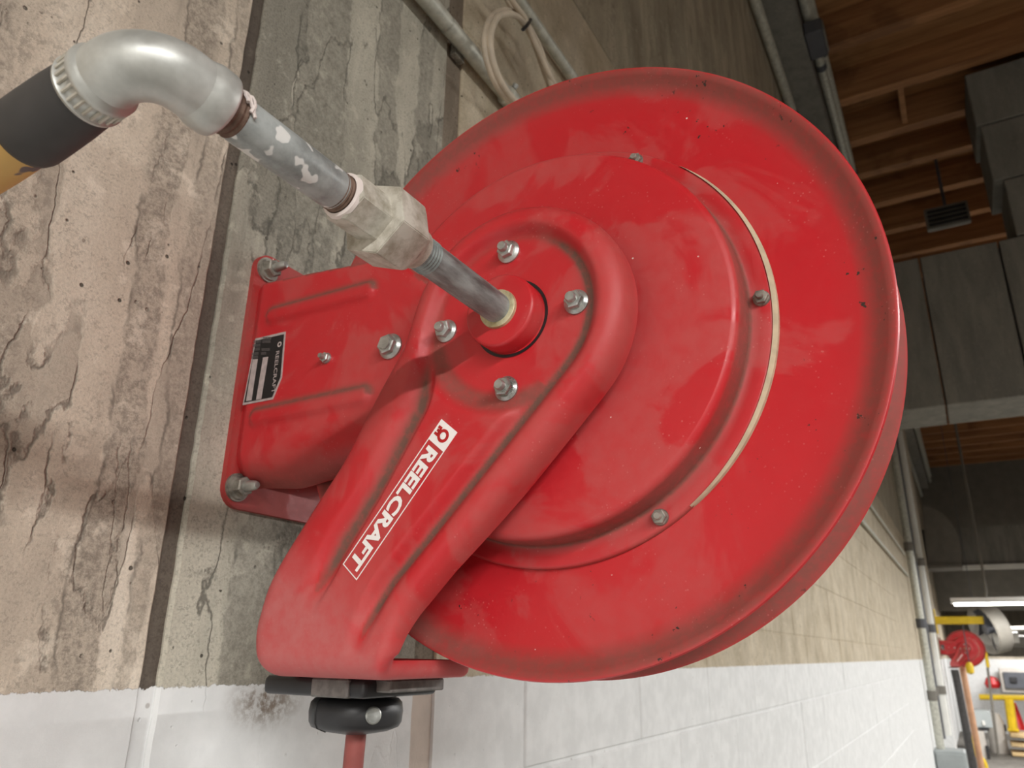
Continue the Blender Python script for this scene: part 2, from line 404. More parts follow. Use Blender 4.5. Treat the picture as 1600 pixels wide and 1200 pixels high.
def text(body, org, a, b, height, thick=.0003, bold=0., sx=1., space=1.):
    """lettering: reading direction a, letter-up b, cap height `height`"""
    cu = bpy.data.curves.new('t', 'FONT'); cu.body = body; cu.size = 1; cu.offset = bold; cu.space_character = space; cu.resolution_u = 3
    o = bpy.data.objects.new('t', cu); COL.objects.link(o); bpy.context.view_layer.update()
    me = bpy.data.meshes.new_from_object(o.evaluated_get(bpy.context.evaluated_depsgraph_get()))
    bpy.data.objects.remove(o); bpy.data.curves.remove(cu)
    bm = bmesh.new(); bm.from_mesh(me); bpy.data.meshes.remove(me)
    xs = [v.co.x for v in bm.verts]; ys = [v.co.y for v in bm.verts]
    x0 = min(xs); y0 = min(ys); s = height / (max(ys) - y0)
    a = Vector(a).normalized(); b = Vector(b).normalized(); org = Vector(org)
    wid = (max(xs) - x0) * s * sx
    for v in bm.verts: v.co = org + a * ((v.co.x - x0) * s * sx) + b * ((v.co.y - y0) * s)
    nr = a.cross(b)
    bm.normal_update(); bad = [f for f in bm.faces if f.normal.dot(nr) < 0]
    if bad: bmesh.ops.reverse_faces(bm, faces=bad)
    return bm, wid
def join(*bms):
    out = bmesh.new()
    for b in bms:
        me = bpy.data.meshes.new('j'); b.to_mesh(me); b.free(); out.from_mesh(me); bpy.data.meshes.remove(me)
    return out
# ================================================================== THE ROOM
W = .545                                             # face of the wall
J1, J2 = (.389, .404), (.728, .764)                  # the two open joints
wall = struct('wall_left', B(-6, 24, W + .0045, W + .3, -H, 4.3), 'mortar', smooth=False)
def slab(x0, x1, z0, z1, mat, depth=.02, bev=.0025, name='concrete_panel', ragged=True):
    bm = bmesh.new(); nz = max(2, int((z1 - z0) / .012)) if ragged else 2; cols = []
    for k in range(nz):
        z = z0 + (z1 - z0) * k / (nz - 1)
        e = lambda: random.uniform(-.0005, .0005) if ragged else 0
        a, b = x0 + e(), x1 + e()
        cols.append([bm.verts.new(p) for p in ((a, W + depth, z), (a, W + bev, z), (a + bev, W, z), (b - bev, W, z), (b, W + bev, z), (b, W + depth, z))])
    for p, q in zip(cols, cols[1:]):
        for i in range(5): bm.faces.new([p[i], p[i + 1], q[i + 1], q[i]])
    bm.faces.new(cols[0]); bm.faces.new(cols[-1][::-1])
    bmesh.ops.recalc_face_normals(bm, faces=bm.faces)
    return obj(name, bm, mat, wall, smooth=False)
slab(-6, J1[0], -H, 4.3, 'slab_left')
slab(J1[1], J2[0], -H, 4.3, 'slab_mid')
obj('joint_filler', B(J2[0] - .004, J2[1] + .004, W + .0032, W + .02, -H, 4.3), 'filler', wall, smooth=False)
# coursed blocks beyond the second joint
PITCH, BL, MJ = .2155, .435, .005
z_rows = [-.151 + PITCH * k for k in range(-6, 7)]   # course bottoms
slab(J2[1], 24, z_rows[-1] + PITCH, 4.3, 'slab_up')
X_END = J2[1] + BL * 16
obj('mortar_bed', B(J2[1] + .004, X_END, W + .0028, W + .012, -H, z_rows[-1] + PITCH - .004), 'block', wall, smooth=False)
slab(X_END, 24, -H, z_rows[-1] + PITCH - .003, 'block', ragged=False)
bmb = B(-BL / 2 + MJ / 2, BL / 2 - MJ / 2, 0, .02, MJ / 2, PITCH - MJ / 2, bev=.002)
bme = bpy.data.meshes.new('block'); bmb.to_mesh(bme); bmb.free(); bme.materials.append(M['block'])
bmb = B(-BL / 4 + MJ / 2, BL / 4 - MJ / 2, 0, .02, MJ / 2, PITCH - MJ / 2, bev=.002)
bmh = bpy.data.meshes.new('half_block'); bmb.to_mesh(bmh); bmb.free(); bmh.materials.append(M['block'])
worg = ORG[wall]
for j, z in enumerate(z_rows):
    xs = []
    if j % 2:
        xs = [(J2[1] + BL * (k + .5), bme) for k in range(16)]
    else:
        xs = [(J2[1] + BL / 4, bmh)] + [(J2[1] + BL * (k + 1), bme) for k in range(15)] + [(X_END - BL / 4, bmh)]
    for x, me in xs:
        o = bpy.data.objects.new('block', me); COL.objects.link(o); o.parent = wall
        o.location = Vector((x, W + random.uniform(-.0012, .0012), z)) - worg
struct('floor', B(-6, 24, -9, W + .3, -H - .1, -H), 'floor', smooth=False)
ceil = struct('ceiling', B(-6, 24, -9, W + .3, 4.27, 4.35), 'deck', smooth=False)
struct('wall_right', B(-6, 24, -9.2, -9, -H, 4.3), 'room_wall', smooth=False)
struct('wall_back', B(-6.2, -6, -9, W + .3, -H, 4.3), 'room_wall', smooth=False)
struct('wall_end', B(24, 24.2, -9, W + .3, -H, 4.3), 'room_wall', smooth=False)
# joists across the room
jx = [2.9, 3.5, 4.12, 4.74, 5.36, 5.93, 6.45, 7.02, 7.6, 8.2, 8.8, 9.4] + [10 + .6 * k for k in range(22)]
jm = bpy.data.meshes.new('joist'); b_ = B(-.045, .045, -4.6, .34, 0, .27); b_.to_mesh(jm); b_.free(); jm.materials.append(M['joist'])
for x in jx:
    o = bpy.data.objects.new('joist', jm); COL.objects.link(o); o.parent = ceil; o.location = Vector((x, 0, 4.0)) - ORG[ceil]
obj('blocking', B(5.41, 5.885, -.19, -.15, 4.02, 4.27), 'joist', ceil, smooth=False)
obj('blocking', B(4.17, 4.69, -1.1, -1.06, 4.02, 4.27), 'joist', ceil, smooth=False)
struct('trim_1', B(-6, 24, .33, W + .01, 3.62, 4.3), 'grey_block', smooth=False)          # ledge carrying the joists
# block partition across the room, with a lintel over the passage
px0, px1 = 5.45, 5.95
part = struct('wall_partition', B(px0 + .04, px1 - .04, -9, -2.4, -H, 4.0), 'grey_block', smooth=False)
def pblock(y0, y1, z0, z1, x0=px0, x1=px1):
    obj('concrete_block', B(x0, x1, y0 + .006, y1 - .006, z0 + .006, z1 - .006, bev=.006), 'grey_block', part, smooth=False)
ys = [.535, .39, -.085, -.555, -1.03, -1.5, -1.97, -2.44]
for a, b in zip(ys, ys[1:]): pblock(b, a, 1.535, 2.63)
for r_, (z0, z1, off) in enumerate([(2.63, 3.07, -.66), (3.07, 3.53, -.60), (3.53, 3.99, -.575)]):
    y = off; w_ = .62
    while y > -2.3:
        pblock(max(y - w_, -2.44), y, z0, z1); y -= w_
# second beam, dim wall and duct beyond the passage
cb = struct('trim_2', B(17, 17.5, -9, W, 1.62, 2.35), 'grey_block', smooth=False)
struct('trim_3', B(16.94, 17.0, -9, W, 1.55, 1.64), 'white_paint', smooth=False)
struct('trim_4', B(19.5, 19.8, -9, W, .95, 4.2), 'dim_grey', smooth=False)
struct('trim_5', B(12.28, 12.78, .41, W + .01, -H, 3.62), 'room_wall', smooth=False)      # pilaster
# ================================================================== THE HOSE REEL
CY, CZ = .2455, .2194
FX = .479
reel = thing('hose_reel', (.52, W, .12), 'large red steel hose reel bolted to the concrete wall, nearest the camera', 'hose reel')
hub = (0, CY, CZ)
# flanges
def flange(x, s, name):
    prof = [(.03, 0), (.10, 0), (.160, 0), (.200, 0), (.216, 0), (.222, -.0012 * s), (.228, -.004 * s), (.2325, -.0072 * s), (.2365, -.0098 * s), (.2385, -.0092 * s), (.2392, -.0075 * s),
            (.2375, -.006 * s), (.233, -.003 * s), (.228, .0005 * s), (.222, .0026 * s), (.2, .003 * s), (.03, .003 * s)]
    du = [0, 0, 0, .0, .05, .3, .55, .55, .45, .1, 0, 0, 0, 0, 0, 0, 0] if s > 0 else [0] * 9 + [.1, .25, .5, .6, .6, .35, 0, 0]  # rear lip inside: dust, plus shade of the flange gap painted in
    bm = bmesh.new(); at = []
    lathe(bm, [(r, h + x) for r, h in prof], hub, (1, 0, 0), seg=160, attr=at, dust_shades=du)
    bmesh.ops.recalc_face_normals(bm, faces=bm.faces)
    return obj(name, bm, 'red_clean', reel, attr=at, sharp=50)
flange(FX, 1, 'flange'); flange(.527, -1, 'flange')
obj('drum', L([(.115, .482), (.115, .524)], hub, (1, 0, 0), seg=64), 'red_clean', reel)
# wound hose between the flanges
bm = bmesh.new()
for k in range(3):
    for r_ in (.124, .140, .156):
        pts = [(.490 + .0155 * k, CY + r_ * math.cos(a), CZ + r_ * math.sin(a)) for a in [2 * math.pi * i / 64 for i in range(65)]]
        tube(bm, pts, .0076, 8, caps=False)
obj('wound_hose', bm, 'hose_red', reel)
# raised spring cover with bolted ring
pr = [(.028, .4455), (.09, .4462), (.120, .4470), (.138, .4474), (.1448, .44785), (.1455, .4480), (.1476, .4490), (.1490, .4508), (.1496, .4532), (.1497, .4542), (.1508, .4705), (.1509, .4715), (.1516, .4730), (.1530, .4738), (.158, .4742), (.1640, .4740), (.1658, .4748), (.1664, .4765), (.1664, .479)]
du = [0, 0, 0, 0, 0, 0, 0, .05, .3, .4, .65, .7, .65, .25, .05, 0, .15, .4, .3]
bm = bmesh.new(); at = []; lathe(bm, pr, hub, (1, 0, 0), seg=160, attr=at, dust_shades=du); bmesh.ops.recalc_face_normals(bm, faces=bm.faces)
cover = obj('spring_cover', bm, 'red', reel, attr=at, sharp=60)
# cream gasket squeezed out along the room side
bm = bmesh.new(); n_ = 60; rows = []
for i in range(n_ + 1):
    a = math.radians(-52 + 100 * i / n_); wdt = math.sin(math.pi * i / n_) ** .7
    r0, r1 = .1655, .1662 + .0024 * wdt
    rows.append([bm.verts.new((xx, CY - rr * math.cos(a), CZ + rr * math.sin(a))) for rr, xx in ((r0, .4735), (r1, .4752), (r1 + .0002, .4788))])
for p, q in zip(rows, rows[1:]):
    for i in range(2): bm.faces.new([p[i], p[i + 1], q[i + 1], q[i]])
bmesh.ops.recalc_face_normals(bm, faces=bm.faces)
obj('gasket', bm, 'gasket', reel)
# fasteners
def flange_nut(org, ax, fr, hr, hh, sr, sh, mat, name, parent, rot=.3):
    bm = bmesh.new()
    lathe(bm, [(0, 0), (fr, 0), (fr, fr * .16), (hr * 1.02, fr * .36), (0, fr * .36)], org, ax, seg=28)
    hexprism(bm, org, ax, hr, fr * .22, hh, .14, rot)
    bmesh.ops.recalc_face_normals(bm, faces=bm.faces)
    o = obj(name, bm, mat, parent, sharp=28)
    if sr:
        s = L([(0, hh * .8), (sr, hh * .8), (sr, hh + sh * .75), (sr * .8, hh + sh), (0, hh + sh)], org, ax, seg=18)
        so = obj('stud', s, mat, reel if parent is reel else parent); so.parent = o; ORG[so] = ORG[o]
    return o
for k in range(6):
    a = math.radians(1 - 60 * k)
    flange_nut((.4742, CY - .1592 * math.cos(a), CZ + .1592 * math.sin(a)), (-1, 0, 0), .0056, .0050, .0052, .0026, .0030, 'bolt_dark', 'ring_nut', reel, rot=k)
# base plate on the wall
bm = bmesh.new()
def rrect(x0, x1, z0, z1, r, n=6):
    out = []
    for cx, cz, s in ((x1 - r, z1 - r, 0), (x0 + r, z1 - r, 1), (x0 + r, z0 + r, 2), (x1 - r, z0 + r, 3)):
        for i in range(n + 1):
            a = math.pi / 2 * (s + i / n); out.append((cx + r * math.cos(a), cz + r * math.sin(a)))
    return out
ol = rrect(.4335, .605, .1135, .362, .018)
f0 = [bm.verts.new((x, W - .0055, z)) for x, z in ol]; f1 = [bm.verts.new((x, W, z)) for x, z in ol]
bm.faces.new(f0)
for i in range(len(ol)): bm.faces.new([f0[i], f0[(i + 1) % len(ol)], f1[(i + 1) % len(ol)], f1[i]])
bm.faces.new(f1[::-1]); bmesh.ops.recalc_face_normals(bm, faces=bm.faces)
obj('base_plate', bm, 'red', reel, sharp=40, attr=[.32] * len(bm.verts))  # dust tint over the whole plate paints in shade behind the pedestal
for (x, z) in ((.4475, .3455), (.4465, .1315), (.590, .3455), (.590, .1315)):
    bm = bmesh.new(); o_ = (x, W - .0055, z); ax = (0, -1, 0)
    lathe(bm, [(0, 0), (.0125, 0), (.0125, .0022), (0, .0022)], o_, ax, seg=26)
    lathe(bm, [(0, .002), (.0110, .002), (.0104, .0045), (0, .0045)], o_, ax, seg=26)
    hexprism(bm, o_, ax, .0088, .0042, .0125, .14, .5); bmesh.ops.recalc_face_normals(bm, faces=bm.faces)
    nu = obj('anchor_nut', bm, 'bolt_dark', reel, sharp=28)
    st = obj('stud', L([(0, .01), (.0046, .01), (.0046, .019), (.0040, .0235), (.0028, .026), (0, .0265)], o_, ax, seg=18), 'zinc', reel); st.parent = nu
# pedestal: pressed channel from wall to hub
PX = .4355
pol = smooth_poly([(.62, .332), (.543, .328), (.46, .3215), (.386, .3145), (.366, .3100), (.352, .298), (.342, .285), (.300, .262), (.25, .24), (.25, .20), (.30, .17), (.375, .140), (.435, .1345), (.480, .1285), (.543, .1350), (.62, .14)], 220, 2)
RIBS = [((.508, .2855), (.396, .2845)), ((.512, .189), (.392, .1905))]
def seg_d(p, a, b):
    ax, ay = a; bx, by = b; t = ((p[0] - ax) * (bx - ax) + (p[1] - ay) * (by - ay)) / ((bx - ax) ** 2 + (by - ay) ** 2); t = max(0, min(1, t))
    return math.hypot(p[0] - ax - (bx - ax) * t, p[1] - ay - (by - ay) * t), p[1] - (ay + (by - ay) * t)
def ped_x(y, z, d):
    R = .030 + (.008 - .030) * sstep(.19, .24, z)
    x = PX + (R - math.sqrt(max(0, R * R - (R - d) ** 2)) if d < R else 0) * .95
    x += .006 * sstep(.526, .541, y) ** 1.0
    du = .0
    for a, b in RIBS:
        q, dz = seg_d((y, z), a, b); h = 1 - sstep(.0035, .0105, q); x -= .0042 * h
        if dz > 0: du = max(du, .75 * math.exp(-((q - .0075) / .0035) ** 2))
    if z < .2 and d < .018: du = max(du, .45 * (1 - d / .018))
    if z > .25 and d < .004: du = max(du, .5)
    return x, du
bm, at = stamped(pol, .0024, ped_x, lambda y, z: .466, keep=lambda y, z: y < .5425)
obj('pedestal', bm, 'red', reel, attr=at, sharp=60)
bm = bmesh.new(); box(bm, .462, .592, .491, .5395, .152, .318, bev=.008, seg=2)
obj('pedestal_back', bm, 'red', reel)
flange_nut((PX, on_x(602, 537, .428).y, on_x(602, 537, .428).z), (-1, 0, 0), .0108, .0084, .0085, 0, 0, 'zinc', 'pedestal_bolt', reel, .15)
p_ = on_x(600, 535, .428)
obj('bolt_face', L([(0, .0086), (.0052, .0086), (.0048, .0094), (0, .0094)], (PX, on_x(602, 537, .428).y, on_x(602, 537, .428).z), (-1, 0, 0), seg=20), 'zinc', reel)
p_ = on_x(506, 558, .432)
flange_nut((PX, p_.y, p_.z), (-1, 0, 0), .0050, .0044, .0045, .0024, .0045, 'zinc', 'grease_fitting', reel, .4)
# guide arm, pressed sheet, foot bent back under the drum
arm_pol = [(.447, -.130), (.448, -.030), (.4525, -.012), (.4575, .010), (.450, .041), (.419, .097), (.391, .133), (.359, .188), (.338, .218), (.3315, .240)]
for k in range(0, 24):
    a = math.radians(17 + (228 - 17) * k / 23); arm_pol.append((CY + .0885 * math.cos(a), CZ + .0885 * math.sin(a)))
arm_pol += [(.212, .1270), (.272, .0655), (.316, .0215), (.329, -.002), (.3365, -.022), (.338, -.05), (.338, -.130)]
arm_pol = smooth_poly(arm_pol, 300, 4)
AF = .4085
AT = Vector((.55, -.835)).normalized(); AP = Vector((.835, .55)).normalized()
def arm_x(y, z, d):
    q = Vector((y - CY, z - CZ)); r = q.length; t = q.dot(AT); p = q.dot(AP)
    wl = sstep(.03, .09, t) * sstep(-.012, .03, p)
    de = d * (1 + (.55 - 1) * wl)
    R = .0155 - .0085 * sstep(.19, .25, t)
    edge = R - math.sqrt(max(0, R * R - (R - de) ** 2)) if de < R else 0
    fade = 1 - sstep(.205, .255, t)
    rec = sstep(.0165, .0265, de) * .0075 * fade
    plat = sstep(.058, .076, r) * sstep(.0300, .0385, de) * sstep(.045, .06, t)
    rec *= 1 - plat
    x = AF + edge + rec
    g = math.exp(-((de - .0265) / .0030) ** 2) * fade
    right_side = sstep(.02, -.03, p); left_arm = sstep(.05, .08, t) * sstep(0., .03, p)
    du = g * (.95 * right_side * sstep(-.08, -.02, t + .06) + .75 * left_arm + .25)
    if t > .03: du = max(du, .55 * sstep(.052, .06, r) * (1 - sstep(.064, .074, r)) * sstep(.024, .03, de))
    du = max(du, .16 * (1 - sstep(.0, .010, d)))
    fl = .42 * sstep(.195, .262, t)
    if fl > du: du = -fl + du
    return x, min(1, du)
ZB, RB = -.003, .017
def arm_depth(y, z): return AF + .0125 + (.0245 - .0125) * sstep(.01, .11, z)
def bend(x, y, z):
    if z >= ZB: return x, y, z
    u = ZB - z; th = min(u / RB, math.pi / 2); rem = u - RB * th; rho = RB - (x - AF)
    return AF + RB - rho * math.cos(th) + rem, y, ZB - rho * math.sin(th)
bm, at = stamped(arm_pol, .0021, arm_x, arm_depth, post=bend)
arm = obj('guide_arm', bm, 'red', reel, attr=at, sharp=65)
FLOOR = AF + .0075
for k, (dy, dz) in enumerate(((.0015, .052), (-.0515, 0), (.0015, -.0525), (.0535, .0005))):
    flange_nut((FLOOR, CY + dy, CZ + dz), (-1, 0, 0), .0088, .0066, .0078, .0037, .0042, 'zinc', 'hub_nut', reel, .2 + k * .9)
# hub collar and seal
obj('hub_collar', L([(.0105, .4005), (.0245, .4005), (.0262, .4012), (.0268, .4030), (.0268, .4165)], hub, (1, 0, 0), seg=64), 'red', reel, sharp=60)
obj('collar_gap', L([(.0268, .4155), (.0290, .4155)], (0, CY - .0012, CZ - .001), (1, 0, 0), seg=64), 'label_black', reel)
obj('hub_seal', L([(.0102, .3978), (.0128, .3978), (.0138, .3984), (.0142, .4006), (.0100, .4006)], hub, (1, 0, 0), seg=40), 'cream_metal', reel)
# decal on the arm
DX = AF - .0004
q0 = on_x(702, 665, DX); q1 = on_x(546, 894, DX)
a_ = Vector((0, q1.y - q0.y, q1.z - q0.z)); DL = a_.length; a_.normalize(); b_ = Vector((-1, 0, 0)).cross(a_).normalized()   # a x b = -X
DW = .0178
def quad(bm, c0, c1, d0, d1, x=DX):
    o = Vector((x, q0.y, q0.z)); vs = [bm.verts.new(o + a_ * u + b_ * v) for u, v in ((c0, d0), (c1, d0), (c1, d1), (c0, d1))]
    f = bm.faces.new(vs); r = bmesh.ops.extrude_face_region(bm, geom=[f]); bmesh.ops.translate(bm, verts=[g for g in r['geom'] if isinstance(g, bmesh.types.BMVert)], vec=(.0003, 0, 0))
bm = bmesh.new(); hw = DW / 2; th = .0007
quad(bm, 0, .0165, -hw, hw); quad(bm, .0165, DL, hw - th, hw); quad(bm, .0165, DL, -hw, -hw + th); quad(bm, DL - th, DL, -hw + th, hw - th)
tb, wd = text('REELCRAFT', Vector((DX, q0.y, q0.z)) + a_ * .0195 - b_ * .0056, a_, b_, .0112, .0002, bold=.04, sx=1.0)
tb.free()
tb, wd = text('REELCRAFT', Vector((DX - .0001, q0.y, q0.z)) + a_ * .0195 - b_ * .0056, a_, b_, .0112, .0003, bold=.04, sx=(DL - .0235) / wd)
bmesh.ops.recalc_face_normals(bm, faces=bm.faces); bm2 = join(bm, tb)
dec = obj('decal', bm2, 'white', reel, smooth=False); dec['label'] = 'white REELCRAFT lettering in a thin frame'
bm = bmesh.new(); lc = Vector((DX - .0002, q0.y, q0.z)) + a_ * .0082 - b_ * -.0006
lathe(bm, [(.0026, 0), (.0048, 0), (.0048, .0002), (.0026, .0002)], lc, (1, 0, 0), seg=32)
def dquad(c0, c1, d0, d1): quad(bm, c0, c1, d0, d1, DX - .0002)
dquad(.0040, .0060, -.0072, -.0036); dquad(.0092, .0112, -.0072, -.0034); dquad(.0064, .0084, -.0066, -.0040); dquad(.0056, .0098, -.0050, -.0038)
bmesh.ops.recalc_face_normals(bm, faces=bm.faces)
lo = obj('logo', bm, 'red_plain', reel, smooth=False); lo.parent = dec; ORG[lo] = ORG[dec]
# rating plate on the pedestal
NX = PX - .0006
C4 = [on_x(u, v, NX) for u, v in ((399, 529), (446, 518), (440, 590), (426, 624), (379, 633))]
bm = bmesh.new(); vs = [bm.verts.new(p) for p in C4]; bm.faces.new(vs)
r = bmesh.ops.extrude_face_region(bm, geom=bm.faces[:]); bmesh.ops.translate(bm, verts=[g for g in r['geom'] if isinstance(g, bmesh.types.BMVert)], vec=(.0006, 0, 0)); bmesh.ops.recalc_face_normals(bm, faces=bm.faces)
npl = obj('rating_plate', bm, 'label_silver', reel, smooth=False); npl['label'] = 'black and silver rating plate'
cen = sum(C4, Vector()) / 5
bm = bmesh.new(); bm.faces.new([bm.verts.new(cen + (p - cen) * .93 - Vector((.0002, 0, 0))) for p in C4])
pb = obj('plate_field', bm, 'label_black', reel, smooth=False); pb.parent = npl
def onplate(u, v): return on_x(u, v, NX - .0004)
def plate_quad(bm, pts): bm.faces.new([bm.verts.new(onplate(*p)) for p in pts])
bm = bmesh.new()
k6 = lambda x, y: (380 + x * 80 / 600, 500 + y * 160 / 1200)
plate_quad(bm, [k6(232, 440), k6(295, 430), k6(212, 925), k6(150, 935)]); plate_quad(bm, [k6(112, 462), k6(172, 458), k6(98, 940), k6(32, 952)])
pf = obj('stamp_field', bm, 'label_silver', reel, smooth=False); pf.parent = npl
bm = bmesh.new()
for (x0, y0, x1, y1) in ((232, 205, 330, 205), (222, 245, 322, 243), (215, 340, 312, 336), (208, 385, 268, 380), (118, 245, 208, 240), (108, 290, 200, 286), (104, 335, 120, 332), (140, 335, 195, 330), (98, 390, 180, 384), (95, 430, 175, 424)):
    for q in range(3):
        dy = q * 11 - 6
        plate_quad(bm, [k6(x0, y0 + dy), k6(x1, y1 + dy), k6(x1, y1 + dy + 6), k6(x0, y0 + dy + 6)])
pf = obj('small_print', bm, 'label_grey', reel, smooth=False); pf.parent = npl
s0 = onplate(*k6(385, 368)); s1 = onplate(*k6(330, 860)); a2 = Vector((0, s1.y - s0.y, s1.z - s0.z)); b2 = Vector((-1, 0, 0)).cross(a2.normalized())
tb, wd = text('REELCRAFT', s0, a2, b2, .0042, .0001, bold=.01); tb.free()
tb, wd = text('REELCRAFT', s0, a2, b2, .0042, .0001, bold=.01, sx=a2.length / wd)
lg = L([(.0013, 0), (.0026, 0)], onplate(*k6(425, 285)), (1, 0, 0), seg=24)
pf = obj('maker_name', join(tb, lg), 'label_silver', reel, smooth=False); pf.parent = npl
# roller guide under the foot
GZ = ZB - RB      # underside of the foot
gx, gy = .497, .4215
bm = bmesh.new(); box(bm, gx - .058, gx + .030, gy - .050, gy + .050, GZ - .0135, GZ - .0005, bev=.004, seg=3)
gd = obj('roller_guide', bm, 'black', reel)
for (y0, y1, m) in ((gy - .063, gy - .048, 'grey_plastic'), (gy + .044, gy + .060, 'grey_plastic')):
    o = obj('guide_bracket', B(gx - .045, gx + .02, y0, y1, GZ - .0095, GZ - .001, bev=.001), m, reel, smooth=False); o.parent = gd
o = obj('guide_clip', B(gx - .0605, gx - .05, gy - .0365, gy - .0015, GZ - .0135, GZ - .0006, bev=.0012), 'grey_plastic', reel); o.parent = gd
o = obj('roller', L([(0, -.048), (.006, -.048), (.006, .048), (0, .048)], (gx - .02, gy, GZ - .0075), (0, 1, 0), seg=20), 'black', reel); o.parent = gd
# ------------------------------------------------------------------ hose with its stop
hose = thing('air_hose', (gx, gy + .004, -.30), 'red-brown rubber hose hanging below the big reel with black ball stop', 'hose')
hp = [(gx, gy + .003, -.022), (gx, gy + .004, -.06), (gx + .001, gy + .006, -.10), (gx + .004, gy + .010, -.2), (gx + .006, gy + .012, -.32), (gx + .006, gy + .012, -.60)]
obj('hose_line', T(hp, .0078, 20, 6), 'hose_red', hose)
SZ = -.0480
prof = [(0, .0125), (.020, .0125), (.0325, .0112), (.0352, .0085), (.0362, .002), (.0355, -.0055), (.0335, -.009), (.026, -.0118), (.010, -.0145), (0, -.0145)]
st = obj('hose_stop', L(prof, (gx - .002, gy + .004, SZ), (0, 0, 1), seg=48), 'black', hose, sharp=55)
bm = bmesh.new()
sx_, sy_ = gx - .002, gy + .004
for s_ in (1,):
    lathe(bm, [(0, 0), (.0062, 0), (.0062, .0022), (.0052, .0030), (0, .0030)], (sx_ - .0170, sy_ - .0305, SZ + .001), Vector((-.49, -.87, 0)), seg=20)
bmesh.ops.recalc_face_normals(bm, faces=bm.faces)
o = obj('clamp_screw', bm, 'zinc', hose); o.parent = st
bm = bmesh.new()
tube(bm, [(sx_ - math.cos(.28) * r * 1.0, sy_ + math.sin(.28) * r * 1.0, SZ + h) for r, h in ((.0325, .0112), (.0353, .0085), (.0363, .002), (.0356, -.0055), (.0336, -.009), (.026, -.0119))], .0006, 6)
o = obj('seam', bm, 'label_black', hose); o.parent = st
# ================================================================== INLET PIPE RUN
pipe = thing('inlet_pipe', (.29, CY, CZ - .02), 'galvanised threaded pipe with crusted union and elbow screwed into the reel hub', 'pipe')
X = (1, 0, 0)
def taper_thread(x0, x1, r0, n, s=1):
    out = []
    for k in range(n * 2 + 1):
        x = x0 + (x1 - x0) * k / (n * 2); out.append((r0 - .0006 * (k % 2), x))
    return out
obj('nipple', L([(.0104, .4005), (.0104, .312)], hub, X, seg=40), 'pipe_dark', pipe)
obj('thread', L([(.0108, .3065)] + taper_thread(.3070, .3190, .0110, 5) + [(.0104, .3195)], hub, X, seg=32), 'pipe_dark', pipe)
un = bmesh.new()
def hexo(bm, r, x0, x1, n, rot, ch=.2, flip=False):
    hexprism(bm, (x0 if not flip else x1, CY, CZ), (1, 0, 0) if not flip else (-1, 0, 0), r, 0, abs(x1 - x0), ch, rot, n)
# union: tail, big nut, small hex
hexo(un, .0226, .2690, .2960, 6, .35, .18); bmesh.ops.recalc_face_normals(un, faces=un.faces)
bmesh.ops.bevel(un, geom=un.edges[:], offset=.0005, segments=2, affect='EDGES')
union = obj('union_nut', un, 'union', pipe, sharp=40)
un = bmesh.new(); hexo(un, .0146, .2440, .2695, 6, .75, .06, True); bmesh.ops.recalc_face_normals(un, faces=un.faces)
bmesh.ops.bevel(un, geom=un.edges[:], offset=.0004, segments=2, affect='EDGES')
o = obj('union_end', un, 'union', pipe, sharp=40); o.parent = union
o = obj('union_tail', L([(.0155, .2975), (.0128, .3030), (.0122, .3072), (.010, .3072)], hub, X, seg=40), 'union', pipe); o.parent = union
obj('pipe_length', L([(.0101, .2405), (.0106, .2370), (.0106, .1775), (.0101, .1750)], hub, X, seg=40), 'galv', pipe)
obj('thread', L([(.0104, .2375)] + taper_thread(.2380, .2440, .0107, 3) + [(.0104, .2462)], hub, X, seg=32), 'thread', pipe)
obj('thread_tape', L([(.0109, .2428), (.0125, .2435), (.0130, .2455), (.010, .2458)], hub, X, seg=32), 'tape', pipe)
obj('thread', L(taper_thread(.1665, .1775, .0105, 4), hub, X, seg=32), 'thread', pipe)
# torn thread tape at the elbow
bm = bmesh.new()
for k, (a0, a1, xa, xb) in enumerate(((.2, 3.6, .1745, .1725), (.5, 3.9, .1715, .1752), (.1, 3.2, .1765, .1738), (3.4, 4.0, .1745, .1690), (2.6, 3.7, .1758, .1722))):
    pts = []
    for i in range(21):
        a = a0 + (a1 - a0) * i / 20; x = xa + (xb - xa) * i / 20 + .0006 * math.sin(i * 1.3 + k)
        rr = .0114 + .0004 * math.sin(i * 2.1 + k)
        pts.append((x, CY + rr * math.sin(a - math.pi / 2 - .4), CZ + rr * math.cos(a - math.pi / 2 - .4)))
    tube(bm, pts, .00085, 6)
obj('thread_tape', bm, 'tape', pipe)
# elbow
XE = .1305; RE = .019; LD = Vector((0, .988, -.155)).normalized(); E0 = Vector((XE, CY, CZ))
def elbow_pts():
    out = []
    for i in range(13):
        a = math.pi / 2 * i / 12
        q = RE - RE * math.cos(a); out.append(Vector((XE + RE - RE * math.sin(a), CY, CZ)) + LD * q)
    return out
pts = [Vector((XE + .027, CY, CZ))] + elbow_pts() + [E0 + LD * .027]
bm = bmesh.new(); tube(bm, pts, .0136, 40)
lathe(bm, [(.0100, .0368), (.0132, .0370), (.0146, .0362), (.0150, .0348), (.0150, .0285), (.0142, .0262), (.0133, .0225)], (XE, CY, CZ), (1, 0, 0), seg=48)
lathe(bm, [(.0100, .0358), (.0140, .0362), (.0152, .0354), (.0155, .0340), (.0142, .0330), (.0142, .0275), (.0153, .0265), (.0153, .0240), (.0140, .0225), (.0130, .0205)], (XE, CY, CZ), LD, seg=48)
bmesh.ops.recalc_face_normals(bm, faces=bm.faces)
elb = obj('elbow', bm, 'elbow', pipe, sharp=60)
bm = bmesh.new()
for k in range(26):
    a = 2 * math.pi * k / 26; c, s = math.cos(a), math.sin(a)
    _, eu, ev = frame_of(LD); qq = E0 + (eu * c + ev * s) * .0145; tube(bm, [qq + LD * .0262, qq + LD * .0332], .0008, 6)
